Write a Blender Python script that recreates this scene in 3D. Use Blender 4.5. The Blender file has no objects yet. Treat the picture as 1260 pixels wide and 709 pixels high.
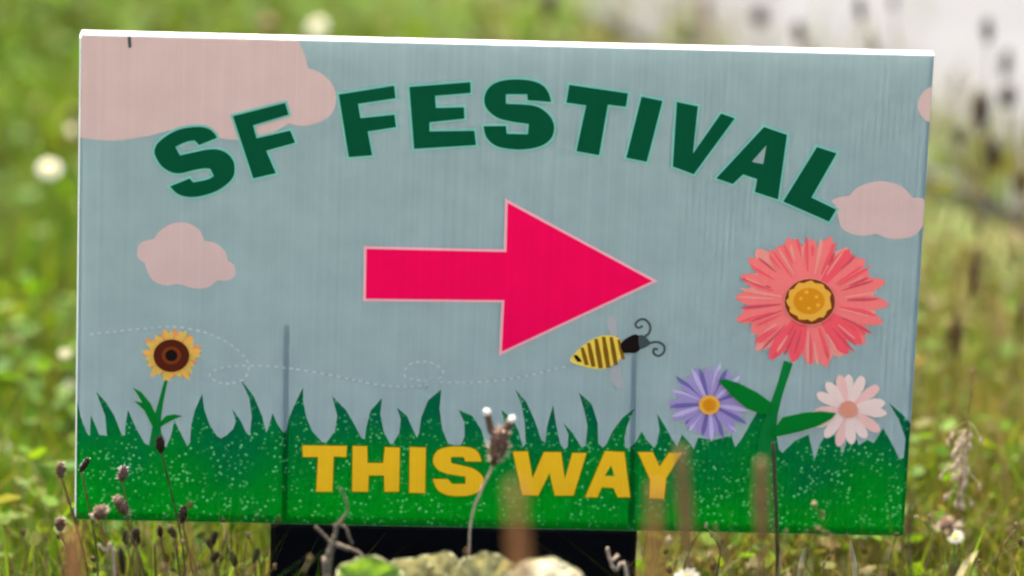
import bpy, math, random
import numpy as np
from mathutils import Vector, Matrix, noise
from mathutils.geometry import tessellate_polygon
random.seed(7); rng = np.random.default_rng(11)
sc = bpy.context.scene
col = sc.collection
rad = math.radians

# ------------------------------------------------------------------ camera, sky, sun, exposure
CAM_H, PITCH, LENS = 1.4324, rad(18), 180.0
FPX = LENS / 36 * 1260
cam_d = bpy.data.cameras.new('camera'); cam = bpy.data.objects.new('camera', cam_d); col.objects.link(cam)
cam.location = (0, 0, CAM_H); cam.rotation_euler = (rad(90) - PITCH, 0, 0)
cam_d.lens = LENS; cam_d.sensor_width = 36; cam_d.clip_start = 0.05; cam_d.clip_end = 2000
cam_d.dof.use_dof = True; cam_d.dof.focus_distance = 3.70; cam_d.dof.aperture_fstop = 2.3
cam_d.dof.aperture_blades = 0
sc.camera = cam
SUN_EL, SUN_AZ = rad(58), rad(-18)          # sun stands behind the sign, a little to the left
w = bpy.data.worlds.new('World'); sc.world = w; w.use_nodes = True
nt = w.node_tree; bg = nt.nodes['Background']
sky = nt.nodes.new('ShaderNodeTexSky'); sky.sky_type = 'NISHITA'; sky.sun_disc = False
sky.sun_elevation = SUN_EL; sky.sun_rotation = SUN_AZ
sky.dust_density = 7.0; sky.air_density = 0.75; sky.ozone_density = 0.4
nt.links.new(sky.outputs[0], bg.inputs[0]); bg.inputs[1].default_value = 0.15
sun_d = bpy.data.lights.new('sun', 'SUN'); sun = bpy.data.objects.new('sun', sun_d); col.objects.link(sun)
sun_d.energy = 2.1; sun_d.angle = rad(0.53); sun_d.color = (1.0, 0.95, 0.86)
sdir = Vector((math.sin(SUN_AZ) * math.cos(SUN_EL), math.cos(SUN_AZ) * math.cos(SUN_EL), math.sin(SUN_EL)))
sun.rotation_euler = sdir.to_track_quat('Z', 'Y').to_euler()
sc.view_settings.view_transform = 'Standard'; sc.view_settings.look = 'None'
sc.view_settings.gamma = 1; sc.view_settings.use_curve_mapping = False
sc.view_settings.exposure = 2.65
sc.cycles.use_denoising = True
sc.cycles.filter_width = 2.3
sc.cycles.max_bounces = 10; sc.cycles.transparent_max_bounces = 16

# ------------------------------------------------------------------ pixel <-> place helpers
CP, SP = math.cos(PITCH), math.sin(PITCH)
def ray(px, py):
    a = (px - 630) / FPX; b = -(py - 354.5) / FPX
    return Vector((a, CP + b * SP, -SP + b * CP))
def at(px, py, y):                       # point of a picture spot at world distance y
    d = ray(px, py); return Vector((0, 0, CAM_H)) + d * (y / d.y)
def ground_at(px, py, z=0.0):
    d = ray(px, py); return Vector((0, 0, CAM_H)) + d * ((z - CAM_H) / d.z)
def row_z(py, y):                        # height of a picture row at world distance y
    return at(630, py, y).z

# ------------------------------------------------------------------ materials
def srgb(r, g, b):
    f = lambda c: (c / 255 / 12.92) if c / 255 < 0.04045 else ((c / 255 + 0.055) / 1.055) ** 2.4
    return (f(r), f(g), f(b), 1)
def N(nt, kind, **kw):
    n = nt.nodes.new(kind)
    for k, v in kw.items(): setattr(n, k, v)
    return n
def ramp(nt, stops):
    r = nt.nodes.new('ShaderNodeValToRGB'); e = r.color_ramp.elements
    while len(e) < len(stops): e.new(0.5)
    for el, (p, c) in zip(e, stops): el.position = p; el.color = c if len(c) == 4 else (*c, 1)
    return r
def mat(name, c, rough=0.6, var=0.12, scale=60, spec=0.3, bump=0.0, trans=0.0):
    m = bpy.data.materials.new(name); m.use_nodes = True; t = m.node_tree
    p = t.nodes['Principled BSDF']; out = t.nodes['Material Output']
    tc = N(t, 'ShaderNodeTexCoord'); nz = N(t, 'ShaderNodeTexNoise'); nz.inputs['Scale'].default_value = scale
    nz.inputs['Detail'].default_value = 4
    t.links.new(tc.outputs['Object'], nz.inputs['Vector'])
    r = ramp(t, [(0.25, tuple(x * (1 - var) for x in c[:3])), (0.75, tuple(min(1, x * (1 + var)) for x in c[:3]))])
    t.links.new(nz.outputs['Fac'], r.inputs[0]); t.links.new(r.outputs[0], p.inputs['Base Color'])
    p.inputs['Roughness'].default_value = rough; p.inputs['Specular IOR Level'].default_value = spec
    if bump:
        b = N(t, 'ShaderNodeBump'); b.inputs['Strength'].default_value = bump; b.inputs['Distance'].default_value = 0.002
        t.links.new(nz.outputs['Fac'], b.inputs['Height']); t.links.new(b.outputs[0], p.inputs['Normal'])
    if trans:
        tr = N(t, 'ShaderNodeBsdfTranslucent'); t.links.new(r.outputs[0], tr.inputs['Color'])
        mx = N(t, 'ShaderNodeMixShader'); mx.inputs[0].default_value = trans
        t.links.new(p.outputs[0], mx.inputs[1]); t.links.new(tr.outputs[0], mx.inputs[2]); t.links.new(mx.outputs[0], out.inputs[0])
    return m
def ink(name, c, var=0.05, flute=0.05, tl=0.42):          # ink printed on fluted plastic: faint upright streaks, satin
    m = bpy.data.materials.new(name); m.use_nodes = True; t = m.node_tree
    p = t.nodes['Principled BSDF']; out = t.nodes['Material Output']
    tc = N(t, 'ShaderNodeTexCoord')
    mp = N(t, 'ShaderNodeMapping'); mp.inputs['Scale'].default_value = (300, 1, 0.5)
    t.links.new(tc.outputs['Object'], mp.inputs['Vector'])
    nz = N(t, 'ShaderNodeTexNoise'); nz.inputs['Scale'].default_value = 1.0; nz.inputs['Detail'].default_value = 3
    t.links.new(mp.outputs[0], nz.inputs['Vector'])
    nb = N(t, 'ShaderNodeTexNoise'); nb.inputs['Scale'].default_value = 45; t.links.new(tc.outputs['Object'], nb.inputs['Vector'])
    ad = N(t, 'ShaderNodeMath', operation='ADD'); t.links.new(nz.outputs['Fac'], ad.inputs[0]); t.links.new(nb.outputs['Fac'], ad.inputs[1])
    h = N(t, 'ShaderNodeMath', operation='MULTIPLY'); h.inputs[1].default_value = 0.5; t.links.new(ad.outputs[0], h.inputs[0])
    v = var + flute
    r = ramp(t, [(0.3, tuple(x * (1 - v) for x in c[:3])), (0.7, tuple(min(1, x * (1 + v)) for x in c[:3]))])
    t.links.new(h.outputs[0], r.inputs[0])
    t.links.new(r.outputs[0], p.inputs['Base Color']); p.inputs['Roughness'].default_value = 0.6; p.inputs['Specular IOR Level'].default_value = 0.06
    tr = N(t, 'ShaderNodeBsdfTranslucent'); t.links.new(r.outputs[0], tr.inputs['Color'])
    mx = N(t, 'ShaderNodeMixShader'); mx.inputs[0].default_value = tl
    t.links.new(p.outputs[0], mx.inputs[1]); t.links.new(tr.outputs[0], mx.inputs[2])
    t.links.new(mx.outputs[0], out.inputs[0])
    return m, t, r, mx, out
def see_through(t, color_socket, mx, out, fac):  # thin plastic sheet: part of the light passes straight
    tp = N(t, 'ShaderNodeBsdfTransparent'); t.links.new(color_socket, tp.inputs['Color'])
    m2 = N(t, 'ShaderNodeMixShader'); m2.inputs[0].default_value = fac
    t.links.new(mx.outputs[0], m2.inputs[1]); t.links.new(tp.outputs[0], m2.inputs[2]); t.links.new(m2.outputs[0], out.inputs[0])

M = {}
m, t, r, mx, out = ink('printed_sky_blue', srgb(145, 164, 166), 0.04, 0.06); see_through(t, r.outputs[0], mx, out, 0.20); M['sky'] = m
# printed lawn: two greens and pale specks
m, t, r, mx, out = ink('printed_lawn_green', srgb(0, 104, 40), 0.08, 0.05)
tc = N(t, 'ShaderNodeTexCoord'); sx = N(t, 'ShaderNodeSeparateXYZ'); t.links.new(tc.outputs['Object'], sx.inputs[0])
nz = N(t, 'ShaderNodeTexNoise'); nz.inputs['Scale'].default_value = 14; t.links.new(tc.outputs['Object'], nz.inputs['Vector'])
ma = N(t, 'ShaderNodeMath', operation='MULTIPLY_ADD'); ma.inputs[1].default_value = 9.0; ma.inputs[2].default_value = -0.45
t.links.new(sx.outputs['Z'], ma.inputs[0])
ad = N(t, 'ShaderNodeMath', operation='ADD'); t.links.new(ma.outputs[0], ad.inputs[0]); t.links.new(nz.outputs['Fac'], ad.inputs[1])
gr = ramp(t, [(0.1, srgb(0, 132, 22)), (0.45, srgb(0, 116, 34)), (0.85, srgb(0, 88, 58))]); t.links.new(ad.outputs[0], gr.inputs[0])
vo = N(t, 'ShaderNodeTexVoronoi'); vo.inputs['Scale'].default_value = 270; t.links.new(tc.outputs['Object'], vo.inputs['Vector'])
vr = ramp(t, [(0.14, (1, 1, 1)), (0.36, (0, 0, 0))]); t.links.new(vo.outputs['Distance'], vr.inputs[0])
n2 = N(t, 'ShaderNodeTexNoise'); n2.inputs['Scale'].default_value = 55; t.links.new(tc.outputs['Object'], n2.inputs['Vector'])
nr = ramp(t, [(0.36, (0, 0, 0)), (0.58, (1, 1, 1))]); t.links.new(n2.outputs['Fac'], nr.inputs[0])
mu = N(t, 'ShaderNodeMath', operation='MULTIPLY'); t.links.new(vr.outputs[0], mu.inputs[0]); t.links.new(nr.outputs[0], mu.inputs[1])
m3 = N(t, 'ShaderNodeMath', operation='MULTIPLY'); m3.inputs[1].default_value = 0.7; t.links.new(mu.outputs[0], m3.inputs[0])
mc = N(t, 'ShaderNodeMix', data_type='RGBA'); t.links.new(m3.outputs[0], mc.inputs['Factor'])
t.links.new(gr.outputs[0], mc.inputs['A']); mc.inputs['B'].default_value = srgb(110, 200, 130)
for l in list(r.outputs[0].links): t.links.new(mc.outputs['Result'], l.to_socket)
see_through(t, mc.outputs['Result'], mx, out, 0.34); M['lawn'] = m
for k, c in dict(cloud=(203, 176, 170), letter=(0, 76, 48), halo=(112, 188, 172), arrow=(255, 0, 78), arrow_rim=(255, 168, 176),
                 yellow=(246, 182, 30), yrim=(60, 100, 10), coral=(255, 116, 112), coral2=(255, 84, 94), coral3=(255, 148, 136), coral4=(205, 78, 92),
                 brown=(122, 56, 22), gold=(214, 140, 22), gold2=(232, 172, 62), stem=(8, 118, 48), leafp=(0, 116, 36), purple=(158, 144, 190),
                 purple2=(190, 178, 216), purple3=(112, 100, 160), sun=(232, 178, 78), sun2=(214, 184, 88), sun3=(222, 150, 92), maroon=(82, 32, 18), black=(24, 16, 16),
                 grey=(62, 76, 78), petal=(240, 208, 194), petal2=(230, 186, 172), salmon=(214, 146, 118), trail=(163, 180, 182), wing=(163, 168, 168),
                 stripe=(128, 88, 16), bee=(246, 204, 80)).items():
    M[k] = ink('printed_' + k, tuple(min(0.97, x * g_) for x, g_ in zip(srgb(*c)[:3], (1.2, 1.02, 0.94))), 0.03, 0.03, 0.0 if k in ('arrow', 'coral', 'coral2', 'yellow') else 0.10)[0]
def plastic_white():
    m = mat('white_fluted_plastic', (0.78, 0.78, 0.76), 0.4, 0.03, 30, 0.4, 0, 0.55); return m
M['white'] = plastic_white()
M['wire'] = mat('galvanised_wire', (0.035, 0.05, 0.05), 0.5, 0.2, 200, 0.3)
M['plate'] = mat('black_plastic', (0.0015, 0.0015, 0.0018), 0.7, 0.3, 80, 0.05, 0.3)
M['head'] = mat('dark_seed_head', (0.022, 0.012, 0.007), 0.8, 0.6, 600, 0.1, 0.5)
M['head_brown'] = mat('brown_seed_head', (0.085, 0.045, 0.028), 0.8, 0.5, 500, 0.1, 0.5)
M['tan'] = mat('pale_dried_husk', (0.42, 0.33, 0.24), 0.8, 0.35, 300, 0.1, 0.3, 0.3)
M['fluff'] = mat('white_fluff', (0.72, 0.70, 0.62), 0.9, 0.2, 300, 0.1, 0, 0.4)
M['stalk'] = mat('brown_stalk', (0.16, 0.085, 0.035), 0.7, 0.4, 150, 0.2, 0.2, 0.2)
M['rust'] = mat('rusty_dock_stalk', (0.30, 0.13, 0.05), 0.8, 0.4, 160, 0.15, 0.2, 0.3)
M['dark_stalk'] = mat('dark_stalk', (0.035, 0.028, 0.012), 0.7, 0.4, 150, 0.2)
M['green_stalk'] = mat('green_stalk', (0.10, 0.13, 0.03), 0.6, 0.3, 150, 0.25, 0, 0.25)
M['twig'] = mat('weathered_twig', (0.13, 0.10, 0.068), 0.85, 0.6, 400, 0.1, 0.4)
M['petalw'] = mat('white_petals', (0.45, 0.44, 0.34), 0.6, 0.08, 90, 0.2, 0, 0.45)
M['disc'] = mat('yellow_disc', (0.55, 0.38, 0.04), 0.8, 0.3, 500, 0.1, 0.4)
M['leafg'] = mat('green_leaf', (0.14, 0.24, 0.02), 0.5, 0.65, 130, 0.35, 0.3, 0.35)
M['leafo'] = mat('olive_leaf', (0.28, 0.25, 0.10), 0.55, 0.7, 130, 0.3, 0.3, 0.3)
M['leaft'] = mat('dry_tan_leaf', (0.70, 0.58, 0.38), 0.7, 0.5, 150, 0.2, 0.3, 0.3)
M['rim'] = mat('pale_leaf_edge', (0.36, 0.35, 0.17), 0.6, 0.5, 160, 0.2, 0, 0.3)
M['straw'] = mat('straw_blade', (0.42, 0.36, 0.18), 0.6, 0.3, 60, 0.2, 0, 0.4)
def grass_mat(name, cols, dry, trans=0.55):
    m = bpy.data.materials.new(name); m.use_nodes = True; t = m.node_tree
    p = t.nodes['Principled BSDF']; out = t.nodes['Material Output']
    g = N(t, 'ShaderNodeNewGeometry'); r = ramp(t, cols); r.color_ramp.interpolation = 'LINEAR'
    tc = N(t, 'ShaderNodeTexCoord'); nz = N(t, 'ShaderNodeTexNoise'); nz.inputs['Scale'].default_value = 2.6; nz.inputs['Detail'].default_value = 3
    t.links.new(tc.outputs['Object'], nz.inputs['Vector'])
    sx = N(t, 'ShaderNodeSeparateXYZ'); t.links.new(tc.outputs['Object'], sx.inputs[0])
    a = N(t, 'ShaderNodeMath', operation='MULTIPLY_ADD'); a.inputs[1].default_value = 0.55; a.inputs[2].default_value = dry   # drier to the right
    t.links.new(sx.outputs['X'], a.inputs[0])
    cl = N(t, 'ShaderNodeClamp'); cl.inputs['Min'].default_value = -0.34; cl.inputs['Max'].default_value = 0.26; t.links.new(a.outputs[0], cl.inputs['Value'])
    b = N(t, 'ShaderNodeMath', operation='ADD'); t.links.new(nz.outputs['Fac'], b.inputs[0]); t.links.new(cl.outputs[0], b.inputs[1])
    c = N(t, 'ShaderNodeMath', operation='MULTIPLY_ADD'); c.inputs[1].default_value = 0.85; c.inputs[2].default_value = -0.42
    t.links.new(g.outputs['Random Per Island'], c.inputs[0])
    d = N(t, 'ShaderNodeMath', operation='ADD'); t.links.new(b.outputs[0], d.inputs[0]); t.links.new(c.outputs[0], d.inputs[1])
    t.links.new(d.outputs[0], r.inputs[0]); t.links.new(r.outputs[0], p.inputs['Base Color'])
    p.inputs['Roughness'].default_value = 0.6; p.inputs['Specular IOR Level'].default_value = 0.15
    tr = N(t, 'ShaderNodeBsdfTranslucent'); t.links.new(r.outputs[0], tr.inputs['Color'])
    mx = N(t, 'ShaderNodeMixShader'); mx.inputs[0].default_value = trans
    t.links.new(p.outputs[0], mx.inputs[1]); t.links.new(tr.outputs[0], mx.inputs[2]); t.links.new(mx.outputs[0], out.inputs[0])
    return m
M['grass'] = grass_mat('meadow_grass', [(0.0, (0.038, 0.098, 0.001)), (0.3, (0.072, 0.126, 0.003)), (0.5, (0.086, 0.100, 0.007)), (0.72, (0.090, 0.076, 0.011)), (1.0, (0.125, 0.088, 0.024))], 0.0)

M['herb'] = grass_mat('herb_leaves', [(0.0, (0.04, 0.11, 0.001)), (0.4, (0.085, 0.16, 0.002)), (0.7, (0.092, 0.105, 0.006)), (1.0, (0.11, 0.078, 0.02))], -0.05)
M['seedg'] = grass_mat('seeding_grass', [(0.1, (0.09, 0.086, 0.012)), (0.4, (0.12, 0.075, 0.02)), (0.7, (0.18, 0.135, 0.045)), (1.0, (0.08, 0.035, 0.015))], 0.0, 0.3)
M['drystem'] = grass_mat('dry_stems', [(0.1, (0.06, 0.035, 0.012)), (0.4, (0.14, 0.085, 0.03)), (0.7, (0.26, 0.19, 0.085)), (1.0, (0.40, 0.32, 0.18))], 0.0, 0.25)
# ------------------------------------------------------------------ mesh helpers
def link(name, me, m=None, parent=None, smooth=False):
    if m is not None: me.materials.append(M[m] if isinstance(m, str) else m)
    if smooth: me.polygons.foreach_set('use_smooth', [True] * len(me.polygons))
    o = bpy.data.objects.new(name, me); col.objects.link(o)
    if parent is not None: o.parent = parent
    return o
def mesh(name, v, f):
    me = bpy.data.meshes.new(name); me.from_pydata([tuple(x) for x in v], [], f); me.update(); return me
def tag(o, label=None, cat=None, group=None, kind=None):
    for k, x in (('label', label), ('category', cat), ('group', group), ('kind', kind)):
        if x: o[k] = x
    return o
def empty(name, loc):
    o = bpy.data.objects.new(name, None); col.objects.link(o); o.location = loc; o.empty_display_size = 0.05; return o
def box(x0, x1, y0, y1, z0, z1):
    v = [(x, y, z) for z in (z0, z1) for y in (y0, y1) for x in (x0, x1)]
    return v, [(0, 2, 3, 1), (4, 5, 7, 6), (0, 1, 5, 4), (2, 6, 7, 3), (0, 4, 6, 2), (1, 3, 7, 5)]
def crom(P, n=8, closed=False):          # smooth curve through points
    P = [Vector(p) for p in P]; out = []; L = len(P)
    for i in range(L if closed else L - 1):
        g = (lambda k: P[k % L]) if closed else (lambda k: P[max(0, min(L - 1, k))])
        a, b, c, d = g(i - 1), g(i), g(i + 1), g(i + 2)
        for k in range(n):
            s = k / n
            out.append(0.5 * ((2 * b) + (c - a) * s + (2 * a - 5 * b + 4 * c - d) * s * s + (3 * b - a - 3 * c + d) * s ** 3))
    if not closed: out.append(P[-1])
    return out
def tube(P, R, sides=7, jit=0.0):
    """tapered tube along points; R radius list or number"""
    n = len(P); v = []; f = []
    for i, p in enumerate(P):
        d = (P[min(n - 1, i + 1)] - P[max(0, i - 1)]).normalized()
        a = d.orthogonal().normalized() if abs(d.z) < 0.99 else Vector((1, 0, 0)); a = (Vector((1, 0, 0)) - d * d.x).normalized() if abs(d.x) < 0.95 else a
        b = d.cross(a); r = R[i] if hasattr(R, '__len__') else R
        for k in range(sides):
            an = 2 * math.pi * k / sides; rr = r * (1 + jit * random.uniform(-1, 1))
            v.append(p + (a * math.cos(an) + b * math.sin(an)) * rr)
    for i in range(n - 1):
        for k in range(sides):
            q = (k + 1) % sides; f.append((i * sides + k, i * sides + q, (i + 1) * sides + q, (i + 1) * sides + k))
    f.append(tuple(range(sides))[::-1]); f.append(tuple((n - 1) * sides + k for k in range(sides)))
    return v, f
def merge(*parts):
    V, F = [], []
    for v, f in parts:
        o = len(V); V += list(v); F += [tuple(i + o for i in x) for x in f]
    return V, F

def seed_head(P0, P1, r, bumps=5, rings=11):
    ax = P1 - P0; n = rings; pts = [P0 + ax * (i / (n - 1)) for i in range(n)]
    R = [max(0.0003, r * (math.sin(math.pi * min(1, max(0, 0.06 + 0.9 * (i / (n - 1))))) ** 0.55) * (1 + 0.16 * ((i % 2) - .5))) for i in range(n)]
    return tube(pts, R, 9, 0.2)
# ------------------------------------------------------------------ ground, path
EA, EB = ground_at(695, 0), ground_at(1260, 270)          # two points of the path's edge
ed = (EB - EA).normalized(); en = Vector((-ed.y, ed.x, 0)); en = en if en.y > 0 else -en
def path_side(x, y): return (x - EA.x) * en.x + (y - EA.y) * en.y      # > 0 on the path
v = []; n = 40; S = 300
gx = sorted(set([-S, -60, -20] + [i * 0.5 for i in range(-20, 21)] + [20, 60, S])); gy = sorted(set([-S, -60, -20] + [i * 0.5 for i in range(-10, 31)] + [30, 60, S]))
v = [(x, y, 0.012 * noise.noise(Vector((x * 0.9, y * 0.9, 3))) - 0.014 if abs(x) < 10 and abs(y) < 15 else -0.014) for y in gy for x in gx]
nx = len(gx); f = [(j * nx + i, j * nx + i + 1, (j + 1) * nx + i + 1, (j + 1) * nx + i) for j in range(len(gy) - 1) for i in range(nx - 1)]
gm = bpy.data.materials.new('turf_soil'); gm.use_nodes = True; t = gm.node_tree; p = t.nodes['Principled BSDF']
tc = N(t, 'ShaderNodeTexCoord'); nz = N(t, 'ShaderNodeTexNoise'); nz.inputs['Scale'].default_value = 9; nz.inputs['Detail'].default_value = 8
t.links.new(tc.outputs['Object'], nz.inputs['Vector'])
r = ramp(t, [(0.3, (0.035, 0.055, 0.01)), (0.5, (0.08, 0.10, 0.02)), (0.7, (0.15, 0.13, 0.05))]); t.links.new(nz.outputs['Fac'], r.inputs[0]); t.links.new(r.outputs[0], p.inputs['Base Color'])
p.inputs['Roughness'].default_value = 0.95
bp = N(t, 'ShaderNodeBump'); bp.inputs['Strength'].default_value = 0.8; bp.inputs['Distance'].default_value = 0.02; t.links.new(nz.outputs['Fac'], bp.inputs['Height']); t.links.new(bp.outputs[0], p.inputs['Normal'])
tag(link('ground', mesh('ground', v, f), gm), kind='structure')
pv = []; pf = []
for i in range(-30, 31):
    wob = 0.03 * noise.noise(Vector((i * 0.7, 0, 9)))
    a = EA + ed * (i * 0.6) + en * wob
    b = EA + ed * (i * 0.6) + en * (2.6 + wob)
    pv += [(a.x, a.y, -0.03), (a.x, a.y, 0.002), (b.x, b.y, 0.002), (b.x, b.y, -0.03)]
for i in range(60):
    o = i * 4
    for k in range(3): pf.append((o + k, o + k + 1, o + k + 5, o + k + 4))
pm = mat('worn_grey_asphalt', (0.060, 0.0615, 0.062), 0.9, 0.18, 7, 0.2, 0.4)
tag(link('path', mesh('path', pv, pf), pm), kind='structure')

# ------------------------------------------------------------------ the sign: frame of reference
SW, SH, TH, ZB = 0.61, 0.3675, 0.0125, 0.10
SLOC = Vector((-0.0152, 3.5296, ZB))
Rz, Rx, Ry = Matrix.Rotation(rad(2.29), 4, 'Z'), Matrix.Rotation(rad(-0.12), 4, 'X'), Matrix.Rotation(rad(2.08), 4, 'Y')
SM = Matrix.Translation(SLOC) @ Rz @ Rx @ Ry; SMI = SM.inverted()
sign = empty('yard_sign', SLOC); sign.matrix_world = SM
tag(sign, 'pale blue fluted plastic sign with green lettering and pink arrow', 'sign')
CL = SMI @ Vector((0, 0, CAM_H))
def uv(px, py):                              # picture spot -> (x, z) on the sign's face
    d = (SMI.to_3x3() @ ray(px, py)); k = -CL.y / d.y; q = CL + d * k
    return Vector((min(SW / 2 - 0.0003, max(-SW / 2 + 0.0003, q.x)), min(SH - 0.0003, max(0.0003, q.z))))
def U(pts, x0=0, y0=0, s=1.0): return [uv(x0 + a / s, y0 + b / s) for a, b in [q[:2] for q in pts]]
def smooth_loop(pts, n=5):                   # pts (x, y) or (x, y, 1) where 1 = sharp corner
    L = len(pts); out = []
    for i in range(L):
        b, c = pts[i], pts[(i + 1) % L]
        a = pts[i - 1] if len(b) < 3 else b; d = pts[(i + 2) % L] if len(c) < 3 else c
        a, B, C, d = [Vector(q[:2]) for q in (a, b, c, d)]
        for k in range(n):
            s = k / n; q = 0.5 * ((2 * B) + (C - a) * s + (2 * a - 5 * B + 4 * C - d) * s * s + (3 * B - a - 3 * C + d) * s ** 3); out.append((q.x, q.y))
    return out
def flat(loops, y):                          # filled outline on the sign's face, facing the viewer
    L = [[Vector((p[0], p[1], 0)) for p in lp] for lp in loops]
    tri = tessellate_polygon(L); P = [p for lp in L for p in lp]
    v = [(p.x, y, p.y) for p in P]; f = []
    for a, b, c in tri:
        cr = (P[b] - P[a]).cross(P[c] - P[a]).z
        f.append((a, b, c) if cr > 0 else (a, c, b))
    return v, f
def rim(loop, wd, y):                        # band round an outline
    n = len(loop); A = sum(loop[i].x * loop[(i + 1) % n].y - loop[(i + 1) % n].x * loop[i].y for i in range(n))
    sg = 1 if A > 0 else -1; o = []
    for i in range(n):
        d1 = (loop[i] - loop[i - 1]); d2 = (loop[(i + 1) % n] - loop[i])
        d1 = d1.normalized() if d1.length > 1e-9 else d2.normalized(); d2 = d2.normalized() if d2.length > 1e-9 else d1
        n1 = Vector((d1.y, -d1.x)) * sg; n2 = Vector((d2.y, -d2.x)) * sg; b = (n1 + n2)
        b = b.normalized() if b.length > 1e-6 else n1
        o.append(loop[i] + b * min(2.0, 1 / max(0.45, b.dot(n1))) * wd)
    v = [(p.x, y, p.y) for p in loop] + [(p.x, y, p.y) for p in o]
    f = [(i, (i + 1) % n, n + (i + 1) % n, n + i) for i in range(n)]
    if sg > 0: f = [q[::-1] for q in f]
    return v, f
PXM = 0.00058                                 # metres per picture pixel on the face
def decal(name, loops, layer, m, parent=sign): return link(name, mesh(name, *flat(loops, -0.00025 * layer)), m, parent)
def blob(cx, cy, rx, ry, n=28, rot=0.0):
    c, s = math.cos(rot), math.sin(rot)
    return [uv(cx + rx * math.cos(q) * c - ry * math.sin(q) * s, cy + rx * math.cos(q) * s + ry * math.sin(q) * c) for q in [2 * math.pi * i / n for i in range(n)]]

# --- sheet: lawn outline splits the printed face into sky and lawn
def zpts(x0, y0, s, P): return [(x0 + a / s, y0 + b / s) for a, b in P]
lawn_line = zpts(80, 370, 3.9375, [(50, 480), (75, 560), (105, 640), (120, 655), (125, 555), (150, 610), (165, 650), (203, 655), (195, 560), (150, 440), (200, 495), (240, 560), (275, 650), (290, 655), (293, 600), (305, 530), (345, 620), (385, 690), (420, 709),
                 (490, 709), (512, 660), (530, 580), (560, 640), (592, 706), (605, 690), (612, 600), (630, 530), (665, 450), (675, 530), (700, 600), (735, 655), (755, 668), (780, 655), (815, 622), (828, 585), (810, 525), (850, 580), (878, 640), (895, 655), (905, 560), (892, 470), (850, 380), (915, 465), (955, 560), (975, 640),
                 (985, 620), (1005, 545), (1030, 600), (1058, 640)])
lawn_line += zpts(340, 440, 4.727, [(58, 425), (75, 350), (110, 265), (155, 175), (158, 260), (175, 350), (210, 430), (268, 493), (290, 497), (340, 430), (354, 340), (325, 225), (405, 305), (460, 400), (496, 470), (515, 475), (522, 410), (548, 310), (615, 235), (605, 330), (625, 430), (660, 500), (675, 505), (715, 440), (724, 360), (700, 290), (760, 340), (800, 430), (818, 466),
                 (830, 440), (842, 350), (882, 250), (960, 185), (950, 300), (966, 420), (1000, 502), (1040, 512), (1075, 508), (1095, 460), (1094, 380), (1060, 305), (1140, 340), (1192, 420), (1215, 500)])
lawn_line += zpts(580, 440, 4.727, [(95, 530), (170, 500), (205, 430), (175, 305), (240, 360), (275, 430), (300, 520), (318, 500), (310, 380), (290, 270), (255, 185), (320, 260), (370, 370), (408, 480), (430, 495), (440, 400), (475, 275), (495, 400), (518, 505), (540, 535), (560, 520), (565, 450), (535, 380), (590, 440), (638, 520), (664, 515), (675, 400), (655, 300), (625, 205), (700, 270), (735, 380), (738, 500),
                 (765, 525), (785, 505), (820, 430), (880, 350), (950, 295), (905, 400), (890, 470), (897, 530), (925, 520), (958, 490), (990, 430), (1020, 480), (1058, 522), (1078, 505), (1095, 420)])
lawn_line += zpts(800, 430, 3.818, [(32, 300), (75, 370), (105, 425), (125, 455), (150, 400), (185, 440), (205, 470), (225, 415), (300, 425), (380, 405), (400, 460), (430, 420), (505, 290), (545, 300), (590, 380), (605, 470), (620, 487), (680, 430), (745, 400), (758, 460), (772, 515), (800, 440), (845, 375), (885, 440), (905, 490), (925, 430), (945, 365), (980, 450), (1020, 425), (1050, 440), (1095, 370), (1140, 450), (1172, 517),
                 (1190, 510), (1200, 420), (1168, 330), (1120, 250), (1180, 300), (1225, 350)])
LL = [uv(*q) for q in lawn_line]; LL[0].x = -SW / 2; LL[-1].x = SW / 2
sheet = link('printed_face', mesh('printed_face', *flat([LL + [Vector((SW / 2, SH)), Vector((-SW / 2, SH))]], 0)), 'sky', sign)
lawn = link('printed_lawn', mesh('printed_lawn', *flat([[Vector((-SW / 2, 0)), Vector((SW / 2, 0))] + LL[::-1]], 0)), 'lawn', sign)
link('back_sheet', mesh('back_sheet', *box(-SW / 2, SW / 2, TH - 0.001, TH, 0, SH)), 'white', sign)
e = 0.0018
link('edge_strip', mesh('edge_strip', *merge(box(-SW / 2, SW / 2, 0.0004, TH - 0.0012, SH - e, SH + 0.0006), box(-SW / 2, SW / 2, 0.0004, TH - 0.0012, -0.0003, e),
     box(-SW / 2 - 0.0010, -SW / 2 + e, 0.0004, TH - 0.0012, e, SH - e), box(SW / 2 - e, SW / 2 + 0.0001, 0.0004, TH - 0.0012, e, SH - e))), 'white', sign)
ribs = []
k = -SW / 2 + 0.006
while k < SW / 2 - 0.004:
    ribs.append(box(k - 0.00018, k + 0.00018, 0.0058, TH - 0.0014, e, SH - e)); k += 0.0046
tag(link('flute_rib', mesh('flute_rib', *merge(*ribs)), 'white', sign), kind='stuff')
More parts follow.
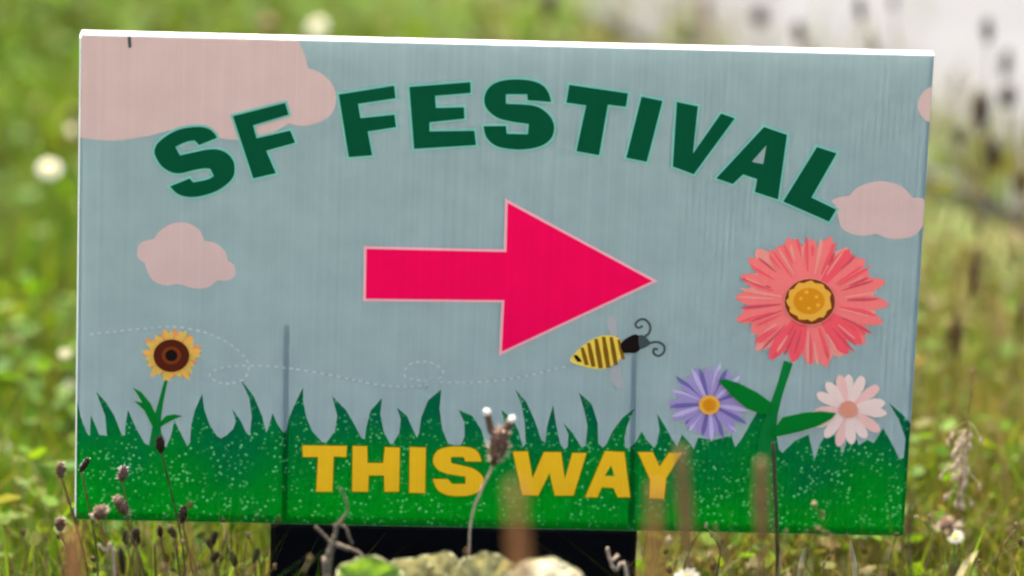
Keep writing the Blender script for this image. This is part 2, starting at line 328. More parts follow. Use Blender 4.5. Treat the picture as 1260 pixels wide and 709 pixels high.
# --- wire stakes pushed up into the flutes, and the black plate they carry
for (tx, ty, bx, by) in ((353, 404, 350, 650), (781, 440, 777, 655)):
    a, b = uv(tx, ty), uv(bx, by)
    d = (b - a).normalized(); end = a + d * ((a.y + ZB + 0.08) / -d.y)
    P = [Vector((a.x, 0.0052, a.y)), Vector((b.x, 0.0052, b.y)), Vector((end.x, 0.0052, end.y))]
    link('wire_stake', mesh('wire_stake', *tube(P, 0.0021, 8)), 'wire', sign, True)
a, b = uv(333, 650), uv(784, 655)
def bev_box(x0, x1, y0, y1, z0, z1, r):
    pr = [(x0 + r, y0), (x1 - r, y0), (x1, y0 + r), (x1, y1 - r), (x1 - r, y1), (x0 + r, y1), (x0, y1 - r), (x0, y0 + r)]
    v = [(x, y, z0) for x, y in pr] + [(x, y, z1) for x, y in pr]; n = 8
    return v, [tuple(range(n))[::-1], tuple(range(n, 2 * n))] + [(i, (i + 1) % n, n + (i + 1) % n, n + i) for i in range(n)]
bp_ = link('ground_plate', mesh('ground_plate', *bev_box(a.x, b.x, -0.004, 0.030, -0.17, -0.0012, 0.004)), 'plate', sign)
bp_['label'] = 'black plastic plate under the printed panel'
# --- clouds
for pts in (
    [(98, 43, 1), (366, 49, 1), (374, 65), (379, 84, 1), (395, 90), (409, 104), (414, 122), (408, 140), (392, 151), (372, 155), (355, 152, 1), (330, 165), (290, 172), (250, 166), (215, 160), (185, 167, 1), (140, 173), (95, 169, 1)],
    [(80 + a / 3.9375, 200 + b / 3.9375, *c) for a, b, *c in [(350, 430), (365, 390), (430, 370, 1), (460, 330), (520, 295), (590, 292), (650, 325), (675, 380, 1), (730, 390), (775, 430), (790, 475, 1), (820, 500), (822, 550), (780, 572), (740, 570, 1), (690, 605), (620, 608), (550, 590), (490, 595), (430, 575), (400, 530), (385, 485, 1), (355, 465)]],
    [(880 + a / 3.9375, 200 + b / 3.9375, *c) for a, b, *c in [(565, 185), (600, 168), (650, 160, 1), (690, 120), (760, 95), (830, 92), (910, 120), (955, 170, 1), (1000, 172), (1016, 190), (1018, 260), (1005, 310), (960, 355), (890, 370), (830, 365), (780, 345, 1), (720, 355), (660, 345), (615, 320), (595, 260), (585, 215)]],
    [(1160, 104, 1), (1145, 107), (1134, 116), (1129, 129), (1133, 142), (1143, 150), (1160, 152, 1)]):
    decal('printed_cloud', [U(smooth_loop(pts, 4))], 1, 'cloud')
# --- lettering, traced from the photograph
def glyph(name, x0, y0, s, loops, m, rm, wd, layer=4):
    L = [U(smooth_loop(lp, 5) if any(len(q) > 2 for q in lp) else lp, x0, y0, s) for lp in loops]
    o = decal(name, L, layer, m)
    o2 = link('letter_outline', mesh('letter_outline', *rim(L[0], wd, -0.00025 * (layer - 1))), rm, o)
    return o
A5 = 5.065
green = [
 (180, 110, [[(440, 300, 1), (330, 345, 1), (300, 315, 1), (250, 325), (180, 355, 1), (210, 410, 1), (300, 390), (370, 375), (440, 372), (500, 395), (540, 440), (550, 490), (540, 545), (500, 590), (440, 630), (370, 655), (300, 668), (240, 665), (190, 645), (148, 603, 1), (270, 553, 1), (292, 578, 1), (380, 560), (422, 538, 1), (400, 493, 1), (360, 490), (290, 502), (220, 520), (160, 515), (100, 480), (60, 420), (52, 375), (75, 330), (130, 285), (200, 250), (270, 235), (340, 232), (390, 245), (422, 270)]]),
 (180, 110, [[(540, 165), (865, 82), (887, 155), (665, 222), (687, 303), (897, 255), (927, 330), (747, 380), (807, 520), (667, 552)]]),
 (400, 80, [[(85, 182), (430, 127), (438, 205), (205, 240), (220, 330), (432, 308), (442, 385), (265, 412), (293, 560), (148, 572)]]),
 (400, 80, [[(525, 135), (905, 105), (907, 172), (685, 190), (690, 266), (865, 262), (868, 332), (650, 355), (650, 412), (930, 408), (940, 497), (555, 520)]]),
 (580, 80, [[(497, 228, 1), (350, 217, 1), (348, 180, 1), (215, 180, 1), (215, 240, 1), (330, 245), (400, 255), (450, 280), (495, 325), (515, 380), (505, 440), (470, 482), (410, 510), (320, 524), (230, 520), (150, 500), (95, 450), (75, 380, 1), (215, 378, 1), (220, 427, 1), (352, 430, 1), (358, 365, 1), (250, 350), (160, 325), (100, 275), (80, 220), (95, 160), (140, 115), (210, 93), (300, 88), (390, 100), (450, 130), (482, 175)]]),
 (580, 80, [[(610, 122), (975, 175), (962, 258), (850, 245), (795, 560), (655, 535), (715, 250), (592, 232)]]),
 (740, 90, [[(250, 145), (380, 172), (282, 550), (155, 525)]]),
 (740, 90, [[(470, 178), (600, 205), (570, 500), (745, 250), (830, 280), (575, 628), (445, 580)]]),
 (860, 140, [[(405, 80), (548, 130), (492, 532), (348, 485), (362, 405), (275, 375), (210, 435), (108, 400)], [(420, 195), (400, 312), (328, 298)]]),
 (860, 140, [[(735, 205), (857, 245), (700, 520), (855, 595), (810, 670), (525, 545)]])]
for x0, y0, L in green: glyph('letter', x0, y0, A5, L, 'letter', 'halo', 2.6 * PXM)
A4 = 4.846
gold = [
 (360, 530, [[(58, 85), (325, 88), (320, 155), (245, 152), (238, 362), (140, 362), (152, 155), (62, 155)]]),
 (360, 530, [[(358, 88), (445, 90), (448, 190), (540, 190), (550, 95), (640, 98), (635, 362), (548, 362), (545, 265), (455, 265), (450, 362), (355, 362)]]),
 (360, 530, [[(698, 95), (795, 98), (790, 370), (695, 368)]]),
 (360, 530, [[(1128, 182, 1), (1030, 182, 1), (1020, 155, 1), (945, 155, 1), (945, 190, 1), (1010, 205), (1080, 225), (1130, 265), (1140, 310), (1115, 355), (1060, 382), (980, 388), (910, 378), (860, 345), (835, 285, 1), (925, 285, 1), (950, 314, 1), (1030, 314, 1), (1030, 272, 1), (950, 260), (880, 240), (845, 205), (838, 165), (860, 120), (910, 98), (980, 92), (1060, 98), (1105, 125)]]),
 (600, 530, [[(150, 122), (240, 120), (268, 280), (335, 125), (438, 125), (460, 285), (505, 130), (590, 130), (512, 385), (400, 385), (368, 250), (302, 385), (205, 382)]]),
 (600, 530, [[(700, 118), (815, 125), (850, 395), (775, 395), (750, 340), (680, 335), (655, 395), (580, 395)], [(735, 205), (757, 267), (698, 267)]]),
 (600, 530, [[(895, 125), (985, 125), (1025, 210), (1080, 130), (1160, 130), (1065, 280), (1050, 405), (965, 400), (968, 290)]])]
for x0, y0, L in gold: glyph('letter', x0, y0, A4, L, 'yellow', 'yrim', 1.2 * PXM)
o = glyph('printed_arrow', 420, 240, 3.15, [[(98, 208), (640, 220), (645, 30), (1205, 332), (622, 605), (632, 406), (95, 400)]], 'arrow', 'arrow_rim', 3.6 * PXM)
o.children[0].name = 'arrow_outline'
# --- dotted flight trail
def trail(P, gap, sz):
    c = crom([Vector((a, b, 0)) for a, b in P], 30); parts = []; acc = 0
    for i in range(1, len(c)):
        acc += (c[i] - c[i - 1]).length
        if acc >= gap:
            acc = 0; d = (c[i] - c[i - 1]).normalized(); nn = Vector((-d.y, d.x, 0))
            q = [c[i] - d * sz + nn * 1.2, c[i] + d * sz + nn * 1.2, c[i] + d * sz - nn * 1.2, c[i] - d * sz - nn * 1.2]
            L = [uv(p.x, p.y) for p in q]; parts.append(flat([L], -0.0003))
    return merge(*parts)
link('dotted_trail', mesh('dotted_trail', *trail([(104, 412), (140, 408), (180, 404), (215, 402), (255, 410), (285, 425), (305, 446), (300, 466), (275, 472), (258, 462), (275, 452), (320, 450), (370, 455), (420, 464), (470, 474), (520, 474), (545, 460), (530, 446), (505, 448), (500, 464), (540, 470), (590, 470), (640, 464), (700, 450)], 8.5, 2.4)), 'trail', sign)
# --- printed flowers
def petal(cx, cy, ang, r0, r1, wd, m, parent, layer, blunt=0.5, bend=0.0):
    c, s = math.cos(ang), math.sin(ang)
    prof = [(0, 0.35), (0.35, 0.8), (0.65, 1.0), (0.85, 0.75 + 0.15 * blunt), (0.95, 0.3 + 0.35 * blunt), (1.0, 0.05 + 0.2 * blunt)]
    P = [(r0 + (r1 - r0) * a, wd * b + bend * a * a * wd) for a, b in prof] + [(r0 + (r1 - r0) * a, -wd * b + bend * a * a * wd) for a, b in prof[::-1]]
    return decal('petal', [[uv(cx + x * c - y * s, cy + x * s + y * c) for x, y in P]], layer, m, parent)
def flower(cx, cy, disc, discm, petals, layer):
    o = decal('printed_flower', [blob(cx, cy, *disc)], layer + 6, discm)
    for j, (a, r0, r1, wd, m, ly, bl, be) in enumerate(petals): petal(cx, cy, a, r0, r1, wd, m, o, layer + ly + 0.05 * (j % 12), bl, be)
    return o
P = []
for i in range(22):                                     # coral bloom: back row then front row
    a = 2 * math.pi * (i + 0.5) / 22 + random.uniform(-.06, .06)
    R = (86 if abs(math.cos(a)) > .6 else 76) * random.uniform(0.92, 1.06); P.append((a, 18, R, 10.5, random.choice(['coral3', 'coral', 'coral3']), 0, random.uniform(.1, .9), random.uniform(-.4, .4)))
for i in range(20):
    a = 2 * math.pi * i / 20 + random.uniform(-.05, .05)
    R = (97 - 16 * abs(math.sin(a))) * random.uniform(0.93, 1.05); P.append((a, 20, R, 9.0, random.choice(['coral', 'coral', 'coral2', 'coral']), 1, random.uniform(0, .5), random.uniform(-.5, .5)))
for i in range(64):
    a = 2 * math.pi * (i + .3) / 64 + random.uniform(-.09, .09); R = (96 - 14 * abs(math.sin(a))) * random.uniform(.8, 1.0)
    P.append((a, random.uniform(34, 58), R, random.uniform(1.0, 2.3), random.choice(['coral2', 'coral4', 'coral2', 'coral3']), 2.2, 0.0, random.uniform(-1, 1)))
fo = flower(996, 370, (32, 29), 'coral3', P, 4)
decal('flower_ring', [blob(996, 370, 31, 28)], 10.6, 'brown', fo)
decal('flower_disc', [[uv(995.5 + (28 + 1.6 * (k % 3 - 1)) * math.cos(q) * .97, 369 + (25 + 1.4 * (k % 3 - 1)) * math.sin(q) * .96) for k, q in enumerate([2 * math.pi * i / 34 for i in range(34)])]], 11.2, 'gold2', fo)
decal('flower_disc', [blob(995, 369, 19, 16)], 11.8, 'gold', fo)
for a, b in ((985, 366), (1004, 364), (995, 378), (992, 358), (1006, 374)): decal('flower_speck', [blob(a, b, 2.6, 2.2, 8)], 12.3, 'gold2', fo)
link('stem', mesh('stem', *flat([U([(628, 50), (600, 150), (565, 250), (525, 360), (505, 440), (498, 512), (585, 512), (588, 420), (600, 300), (625, 200), (670, 65)], 800, 430, 3.818)], -0.0009)), 'stem', fo)
for L in ([(318, 138), (350, 132), (410, 150), (500, 195), (570, 245), (560, 295), (520, 298), (450, 270), (380, 210), (340, 165)], [(560, 395), (620, 312), (720, 290), (800, 284), (872, 292), (850, 320), (790, 352), (700, 380), (600, 402)]):
    link('leaf', mesh('leaf', *flat([U(L, 800, 430, 3.818)], -0.0034)), 'leafp', fo)
P = []
for i in range(46):                                     # violet aster
    a = 2 * math.pi * i / 46 + random.uniform(-.05, .05); down = math.sin(a) > .5
    P.append((a, 9, random.uniform(44, 55) * (0.88 if down else 1), 2.9, ['purple', 'purple2', 'purple', 'purple3', 'purple'][i % 5], (i % 2) * 0.7, .1, random.uniform(-.8, .8)))
fo = flower(872.5, 497, (13, 12), 'gold2', P, 4)
decal('flower_disc', [blob(872.5, 497, 8, 7.5)], 11, 'gold', fo)
P = []
for i in range(15):                                     # pale daisy
    a = 2 * math.pi * i / 15 - 1.5 + random.uniform(-.08, .08)
    P.append((a, 8, random.uniform(41, 49), 6.6, ['petal', 'petal', 'petal2'][i % 3], (i % 2) * .7, random.uniform(.3, .9), random.uniform(-.3, .3)))
fo = flower(1043.5, 502.5, (11, 10.5), 'salmon', P, 4)
P = []
for i in range(44):                                     # sunflower
    a = 2 * math.pi * i / 44 + random.uniform(-.05, .05)
    P.append((a, 14, random.uniform(29, 40) * (0.97 if abs(math.cos(a)) > .5 else .9), 3.2, ['sun', 'sun2', 'sun3', 'sun'][i % 4], (i % 2) * .7, .0, random.uniform(-.4, .4)))
fo = flower(211, 436.5, (22, 20), 'maroon', P, 4)
decal('flower_ring', [blob(211, 436, 12, 11)], 10.6, 'brown', fo); decal('flower_disc', [blob(211, 436, 7.5, 7)], 11.2, 'black', fo)
link('stem', mesh('stem', *flat([U([(482, 385), (455, 480), (430, 570), (405, 709), (478, 709), (462, 600), (475, 500), (498, 385)], 80, 370, 3.9375)], -0.0009)), 'stem', fo)
for L in ([(328, 418), (370, 440), (415, 495), (445, 560), (440, 640), (420, 600), (385, 530), (335, 482), (375, 492), (350, 450)], [(455, 590), (490, 555), (530, 548), (570, 556), (530, 572), (490, 592), (455, 615)]):
    link('leaf', mesh('leaf', *flat([U(L, 80, 370, 3.9375)], -0.0014)), 'leafp', fo)
# --- printed bee
B7 = lambda P: [(680 + a / 7, 380 + b / 7) for a, b in P]
body = [uv(*q) for q in smooth_loop(B7([(150, 440), (250, 320), (370, 245), (480, 225), (570, 250), (605, 320), (600, 390), (560, 450), (470, 505), (370, 512), (260, 490)]), 5)]
bee = decal('printed_bee', [body], 5, 'bee')
for q, (x, hw, yt, yb) in enumerate(((570, 13, 262, 430), (505, 16, 240, 478), (440, 17, 238, 500), (375, 17, 255, 505), (312, 16, 290, 492), (255, 15, 330, 478), (195, 18, 395, 450))):
    L = [(x - hw, yt), (x + hw * .7, yt - 3), (x + hw + 22, (yt + yb) / 2), (x + hw + 40, yb), (x + 38 - hw, yb + 3), (x - hw + 14, (yt + yb) / 2)]
    decal('stripe', [[uv(*p) for p in B7(L)]], 6, 'stripe' if q < 6 else 'black', bee)
decal('thorax', [[uv(*q) for q in smooth_loop(B7([(585, 300), (640, 245), (715, 215), (760, 250), (765, 320), (720, 372), (650, 375), (605, 370)]), 4)]], 6.5, 'black', bee)
decal('head', [[uv(*q) for q in smooth_loop(B7([(740, 230), (790, 230), (840, 290), (800, 325), (750, 335)]), 4)]], 7, 'grey', bee)
def ribbon(P, wd, y):
    c = crom([Vector((a, b, 0)) for a, b in P], 5); L = []; Rr = []
    for i in range(len(c)):
        d = (c[min(i + 1, len(c) - 1)] - c[max(0, i - 1)]).normalized(); n_ = Vector((-d.y, d.x, 0)) * wd
        L.append(uv(*(c[i] + n_).xy)); Rr.append(uv(*(c[i] - n_).xy))
    v = [(p.x, y, p.y) for p in L + Rr]; n = len(L)
    return v, [(i, i + 1, n + i + 1, n + i)[::-1] for i in range(n - 1)]
for P in ([(790, 235), (830, 200), (838, 140), (800, 90), (750, 88), (712, 125), (735, 158), (775, 140)], [(830, 290), (900, 280), (955, 310), (958, 365), (910, 400), (868, 375), (875, 340), (905, 345)]):
    link('antenna', mesh('antenna', *ribbon(B7(P), 1.5, -0.0019)), 'grey', bee)
for P in ([(500, 230), (470, 130), (490, 60), (545, 90), (560, 180), (550, 235)], [(510, 500), (500, 600), (560, 690), (600, 660), (590, 560), (560, 470)]):
    decal('wing', [[uv(*q) for q in smooth_loop(B7(P), 4)]], 1.6, 'wing', bee)
# a nick in the top edge
nk = decal('scratch', [U([(157, 44), (161, 44), (162, 58), (158, 59)])], 2, 'grey')

# ------------------------------------------------------------------ grass
def blades(pos, hgt, wid, lean_amt=0.5, segs=4):
    n = len(pos); az = rng.uniform(0, 2 * np.pi, n); la = rng.uniform(0, 2 * np.pi, n); le = rng.beta(1.6, 2.2, n) * lean_amt * 1.6
    T = np.linspace(0, 1, segs + 1); V = np.zeros((n, 2 * segs + 1, 3))
    wx, wy = np.cos(az) * wid, np.sin(az) * wid; dx, dy = np.cos(la), np.sin(la)
    for i, s in enumerate(T):
        out = hgt * le * s ** 1.8; z = hgt * (s - 0.35 * le * s * s); c = np.stack([pos[:, 0] + dx * out, pos[:, 1] + dy * out, pos[:, 2] + z], 1)
        if i == segs: V[:, 2 * segs] = c
        else:
            k = (1 - 0.75 * s ** 1.6) * 0.5; V[:, 2 * i] = c + np.stack([wx * k, wy * k, 0 * k * wx], 1); V[:, 2 * i + 1] = c - np.stack([wx * k, wy * k, 0 * k * wx], 1)
    nv = 2 * segs + 1; base = (np.arange(n) * nv)[:, None]
    q = np.array([[2 * i, 2 * i + 1, 2 * i + 3, 2 * i + 2] for i in range(segs - 1)]); tr = np.array([[2 * segs - 2, 2 * segs - 1, 2 * segs]])
    loops = np.concatenate([(base[:, :, None] + q[None]).reshape(n, -1), (base[:, :, None] + tr[None]).reshape(n, -1)], 1).ravel()
    per = np.array([4] * (segs - 1) + [3]); tot = np.tile(per, n); st = np.concatenate([[0], np.cumsum(tot)[:-1]])
    me = bpy.data.meshes.new('grass'); me.vertices.add(n * nv); me.vertices.foreach_set('co', V.ravel())
    me.loops.add(len(loops)); me.loops.foreach_set('vertex_index', loops.astype(np.int32))
    me.polygons.add(len(tot)); me.polygons.foreach_set('loop_start', st.astype(np.int32)); me.polygons.foreach_set('loop_total', tot.astype(np.int32))
    me.polygons.foreach_set('use_smooth', np.ones(len(tot), bool)); me.update(); me.validate(); return me
def scatter(n, x0, x1, y0, y1):
    return np.stack([rng.uniform(x0, x1, n), rng.uniform(y0, y1, n), np.full(n, -0.02)], 1)
def patch(P, f, ph=0): return np.array([noise.noise(Vector((p[0] * f, p[1] * f, ph))) for p in P])
pos = np.concatenate([scatter(62000, -1.0, 1.0, 3.0, 5.9), scatter(16000, -3.2, 3.2, 1.5, 8.5), scatter(9000, -6, 6, 0.5, 12), scatter(5000, -0.42, 0.42, 3.12, 3.42)])
side = (pos[:, 0] - EA.x) * en.x + (pos[:, 1] - EA.y) * en.y
edge_n = 0.13 * patch(pos, 3, 4) + 0.08 * patch(pos, 11, 5) + rng.exponential(0.04, len(pos))
keep = (side < -0.01 + edge_n) | (side > 2.62)
pos = pos[keep]; side = side[keep]
clump = patch(pos, 3.2, 1); hgt = 0.055 + 0.10 * rng.beta(1.5, 2.5, len(pos)) + 0.045 * clump
near_path = np.clip((-side) / 0.55 + 0.2, 0.35, 1.0); near_path[side > 0] = 1
hgt = np.clip(hgt, 0.025, 1) * near_path
# grass in front of the sign stays low enough to leave the lettering in view
zl = np.array([row_z(r, y) for r, y in zip(rng.uniform(668, 712, len(pos)), pos[:, 1])]) + 0.02
front = (np.abs(pos[:, 0]) < 0.36) & (pos[:, 1] < 3.56)
loose = (rng.uniform(0, 1, len(pos)) < 0.10) & ((pos[:, 0] < -0.17) | (pos[:, 0] > 0.13)) & (pos[:, 1] > 3.2)
zl2 = np.array([row_z(r, y) for r, y in zip(rng.uniform(600, 668, len(pos)), pos[:, 1])]) + 0.02
zl = np.where(loose, zl2, zl); hgt = np.where(loose & front, zl2, hgt)
hgt = np.where(front, np.clip(np.minimum(hgt, zl), 0.02, 1), hgt)
off = ~((np.abs(pos[:, 0] - 0.0) < 0.32) & (np.abs(pos[:, 1] - 3.54) < 0.02))
pos = pos[off]; hgt = hgt[off]
wid = rng.uniform(0.0022, 0.0055, len(pos)); wid = np.where((hgt > 0.12) & (pos[:, 1] < 3.52), wid * 0.35, wid)
g = link('grass', blades(pos, hgt, wid, 0.75), 'grass')
tag(g, 'green and straw coloured meadow grass around the sign', 'grass', kind='stuff')

# broad low leaves and tall thin seed stems mixed into the meadow
def leaflets(n):
    c = np.stack([rng.uniform(-1.1, 1.1, n // 14), rng.uniform(3.6, 5.8, n // 14)], 1)
    c = c[(c[:, 0] - EA.x) * en.x + (c[:, 1] - EA.y) * en.y < -0.08]
    i = rng.integers(0, len(c), n); p = np.stack([c[i, 0] + rng.normal(0, .035, n), c[i, 1] + rng.normal(0, .035, n), rng.uniform(.02, .085, n)], 1)
    V = []; F = []
    for x, y, z in p:
        d = Vector((random.gauss(0, 1), random.gauss(0, 1), random.gauss(0, .45))).normalized(); s_ = d.cross(Vector((random.gauss(0, .5), random.gauss(0, .5), 1))).normalized(); L = random.uniform(.008, .022); W = L * random.uniform(.28, .45)
        o = len(V); c0 = Vector((x, y, z)); V += [c0 - d * L * .5, c0 - d * L * .1 + s_ * W, c0 + d * L * .35 + s_ * W * .7, c0 + d * L * .5, c0 + d * L * .35 - s_ * W * .7, c0 - d * L * .1 - s_ * W]; F.append(tuple(range(o, o + 6)))
    return V, F
g = link('low_herb', mesh('low_herb', *leaflets(14000)), 'herb'); tag(g, 'low broad leaved herbs growing through the meadow grass', 'herbs', kind='stuff')
pos2 = scatter(900, -1.1, 1.1, 3.75, 5.6); pos2 = pos2[((pos2[:, 0] - EA.x) * en.x + (pos2[:, 1] - EA.y) * en.y < -0.10)]; pos2 = pos2[rng.uniform(0, 1, len(pos2)) < np.clip(.35 + .6 * pos2[:, 0], .12, 1)]
parts = []
for x, y, z in pos2:
    h = random.uniform(.12, .24) * (0.75 if x < 0 else 1); b = Vector((x, y, -.012)); tp = b + Vector((random.gauss(0, .02), random.gauss(0, .02), h))
    parts.append(tube([b, b.lerp(tp, .6) + Vector((random.gauss(0, .004), 0, 0)), tp], [.0010, .0008, .0005], 4)); parts.append(seed_head(tp - (tp - b).normalized() * random.uniform(.015, .045), tp, random.uniform(.0018, .004), rings=6))
g = link('seed_grass', mesh('seed_grass', *merge(*parts)), 'seedg'); tag(g, 'tall thin straw coloured seeding grass behind the sign', 'grass', kind='stuff')
# ------------------------------------------------------------------ wild plants, each a thing
def stem_curve(base, top, sway):
    mid = base.lerp(top, 0.55) + Vector((sway, sway * 0.3, 0)); return crom([base, mid, top], 7)
def spikes(P0, P1, r, n, ln, wd):               # short bracts and threads standing out of a head
    V = []; F = []
    for i in range(n):
        s = random.random(); a = random.uniform(0, 2 * math.pi); c = P0.lerp(P1, s); d = Vector((math.cos(a), math.sin(a), random.uniform(-.1, .7))).normalized()
        rr = r * math.sin(math.pi * (0.08 + 0.84 * s)) ** .5; p = c + d * rr * .8; q = p + d * ln * random.uniform(.5, 1.2); t_ = d.orthogonal().normalized() * wd
        o = len(V); V += [p + t_, p - t_, q]; F.append((o, o + 1, o + 2))
    return V, F
def plantain(hx, hy, y, ln, wd, label, bx=None, tilt=0.0, headm='head', stemm='stalk', sr=0.0011, group='dark seed heads on thin stalks', fuzz='tan', nf=26, sway=0.01, by=None):
    """seed head centred on the given spot at distance y; ln, wd in metres; bx: ground offset in x"""
    if y < 3.5: ln *= random.uniform(.8, 1.0); wd *= random.uniform(.75, .95)
    c = at(hx, hy, y); up = Vector((math.sin(tilt), random.uniform(-.1, .1), math.cos(tilt))).normalized()
    P0, P1 = c - up * ln / 2, c + up * ln / 2
    base = Vector((c.x + (bx if bx is not None else random.uniform(-.03, .03)), y + (by if by is not None else random.uniform(0, .04)), -0.012))
    if stemm == 'stalk' and y < 3.5: stemm = random.choice(['stalk', 'green_stalk', 'rust', 'stalk']); sr *= random.uniform(.55, .85)
    o = empty('seed_head_plant', base); tag(o, label, 'plant', group)
    L = lambda vf: ([Vector(p) - base for p in vf[0]], vf[1])
    link('stem', mesh('stem', *L(tube(stem_curve(base, P0 + up * ln * .1, sway), [sr * 1.3] * 5 + [sr] * 10, 6))), stemm, o, True)
    h = link('seed_head', mesh('seed_head', *L(seed_head(P0, P1, wd / 2))), headm, o, True)
    if nf and nf < 20 and headm == 'head': nf, fuzz = 45, 'head'
    if nf: link('bract', mesh('bract', *L(spikes(P0, P1, wd / 2, nf, wd * .35, wd * .05))), fuzz, h)
    return o
mm = 0.00058
# in front of the sign's lower left
FL = 3.40
plantain(75, 578, FL, .0125, .0075, 'brown seed head with pale tufted top just outside the sign\'s left edge', .012, 0, 'head_brown', nf=60, by=.05)
plantain(74, 645, FL, .012, .0085, 'small brown seed head low beside the sign\'s bottom left corner', .01, .1, 'head_brown', nf=60)
plantain(104, 572, 3.46, .013, .006, 'tiny dark seed head with white fleck on the sign\'s left border', -.005, .5, 'head', fuzz='fluff', nf=30)
plantain(197, 547, 3.44, .013, .0075, 'black seed head standing before the printed sunflower\'s stem', .01, -.1, 'head', nf=14, stemm='dark_stalk', sr=.0006)
plantain(151, 583, 3.42, .014, .010, 'faded greyish seed head before the printed lawn below the sunflower', .0, .2, 'head_brown', fuzz='fluff', nf=50)
plantain(124, 630, 3.40, .012, .012, 'curled reddish brown flower head near the sign\'s bottom left corner', .02, .9, 'head_brown', nf=60)
plantain(149, 622, 3.41, .018, .010, 'ragged brown seed head leaning before the lawn\'s bottom left edge', .015, -.5, 'head_brown', nf=60)
plantain(155, 661, 3.38, .014, .0062, 'dark seed head, left one of a close pair below the sign edge', .002, -.05, nf=10)
plantain(167, 661, 3.38, .016, .0075, 'dark seed head, broader one of a close pair below the sign edge', .002, .05, nf=10)
plantain(197, 654, 3.40, .009, .0052, 'dark seed head, upright one of two on a brown forked stalk', -.008, .0, nf=8)
plantain(212, 655, 3.40, .010, .0055, 'dark seed head, tilted one of two on a brown forked stalk', -.015, -.5, nf=8)
plantain(225, 633, 3.42, .015, .0070, 'dark seed head with pale tuft overlapping the sign\'s bottom edge', -.004, .15, fuzz='tan', nf=30)
plantain(262, 664, 3.38, .014, .0065, 'dark seed head leaning right, tallest of a loose group left of the plate', .0, .35, nf=12)
plantain(265, 685, 3.36, .010, .0060, 'small dark seed head under a taller leaning one, left of the plate', .005, .5, nf=10)
plantain(287, 688, 3.37, .014, .0070, 'dark seed head tilted left between two others beside the black plate', .003, -.25, nf=12)
plantain(315, 684, 3.38, .013, .0060, 'dark seed head closest to the black plate\'s left side', -.02, .3, nf=10)
plantain(150, 690, 3.30, .022, .0062, 'narrow dark seed head rising low from the left grass', .002, -.1, nf=8)
# right side
plantain(1119, 645, 3.22, .050, .0034, 'long dark narrow spike upright at the sign\'s lower right corner', .004, .03, 'dark_stalk', 'dark_stalk', sr=.0016, nf=90, fuzz='dark_stalk')
plantain(1166, 648, 3.30, .012, .016, 'pinkish brown dried flower head right of the sign', .01, 1.2, 'head_brown', nf=70)
plantain(1195, 462, 4.05, .012, .006, 'small olive seed head on a thin stalk right of the printed daisy', -.02, .1, 'head_brown', 'green_stalk', nf=20)
plantain(1128, 358, 4.6, .011, .009, 'small dark seed head in the blurred grass right of the coral flower', .0, .0, nf=0)
plantain(1240, 322, 4.7, .022, .014, 'rusty seed head in the blurred grass at the path side', .02, .0, 'rust', nf=0)
plantain(1246, 348, 4.7, .016, .012, 'lower rusty seed head in the blurred grass at the path side', .02, .0, 'rust', nf=0)
# seed heads standing against the pale path and behind the top edge
PG = 'dark seed heads standing against the pale path'
for hx, hy, y, ln, wd, lb in ((1058, 10, 4.42, .024, .0080, 'dark upright seed head before the pale path above the letter L'), (1215, 38, 4.40, .023, .0088, 'lone dark oval seed head before the pale path right of the sign'),
      (983, 40, 4.5, .020, .011, 'faint seed head just above the sign\'s top edge against the pale path'), (935, 20, 4.6, .016, .015, 'pale smudged seed head before the path above the letter A'),
      (1100, 2, 4.5, .014, .007, 'light seed head tip before the path beside a darker upright one'), (1238, 78, 4.45, .026, .010, 'dim seed head on a leaning stalk before the right part of the path'),
      (1208, 140, 4.35, .036, .011, 'long seed head at the path\'s grass border right of the sign'), (1180, 168, 4.35, .014, .012, 'round seed head low at the path\'s grass border'),
      (1240, 118, 4.4, .020, .014, 'grey seed head half merged in grass tops by the path'), (1225, 190, 4.35, .030, .010, 'drooping seed head in the grass fringe below the path')):
    plantain(hx, hy, y, ln, wd, lb, None, random.uniform(-.15, .15), 'head', 'twig', sr=.0008, group=PG, nf=6)
plantain(678, 6, 4.7, .030, .013, 'dark reddish seed head above the letter T behind the sign', .01, .1, 'head', group='blurred seed heads behind the sign', nf=0)
plantain(91, 141, 4.35, .012, .010, 'black seed head peeping out behind the sign\'s left edge', .02, .0, 'head', group='blurred seed heads behind the sign', nf=0)
plantain(14, 125, 4.9, .030, .014, 'tall olive brown seed head blurred in the bright grass', .01, .0, 'stalk', group='blurred seed heads behind the sign', nf=0)
plantain(330, 30, 4.6, .012, .016, 'brown seed head beside the white flower behind the top edge', .01, .0, 'stalk', group='blurred seed heads behind the sign', nf=0)
plantain(845, 40, 4.8, .030, .012, 'olive seed head where grass meets the pale path', .01, .0, 'green_stalk', group='blurred seed heads behind the sign', nf=0)
plantain(868, 10, 4.9, .030, .012, 'brown seed head at the left corner of the pale path', .01, .0, 'stalk', group='blurred seed heads behind the sign', nf=0)

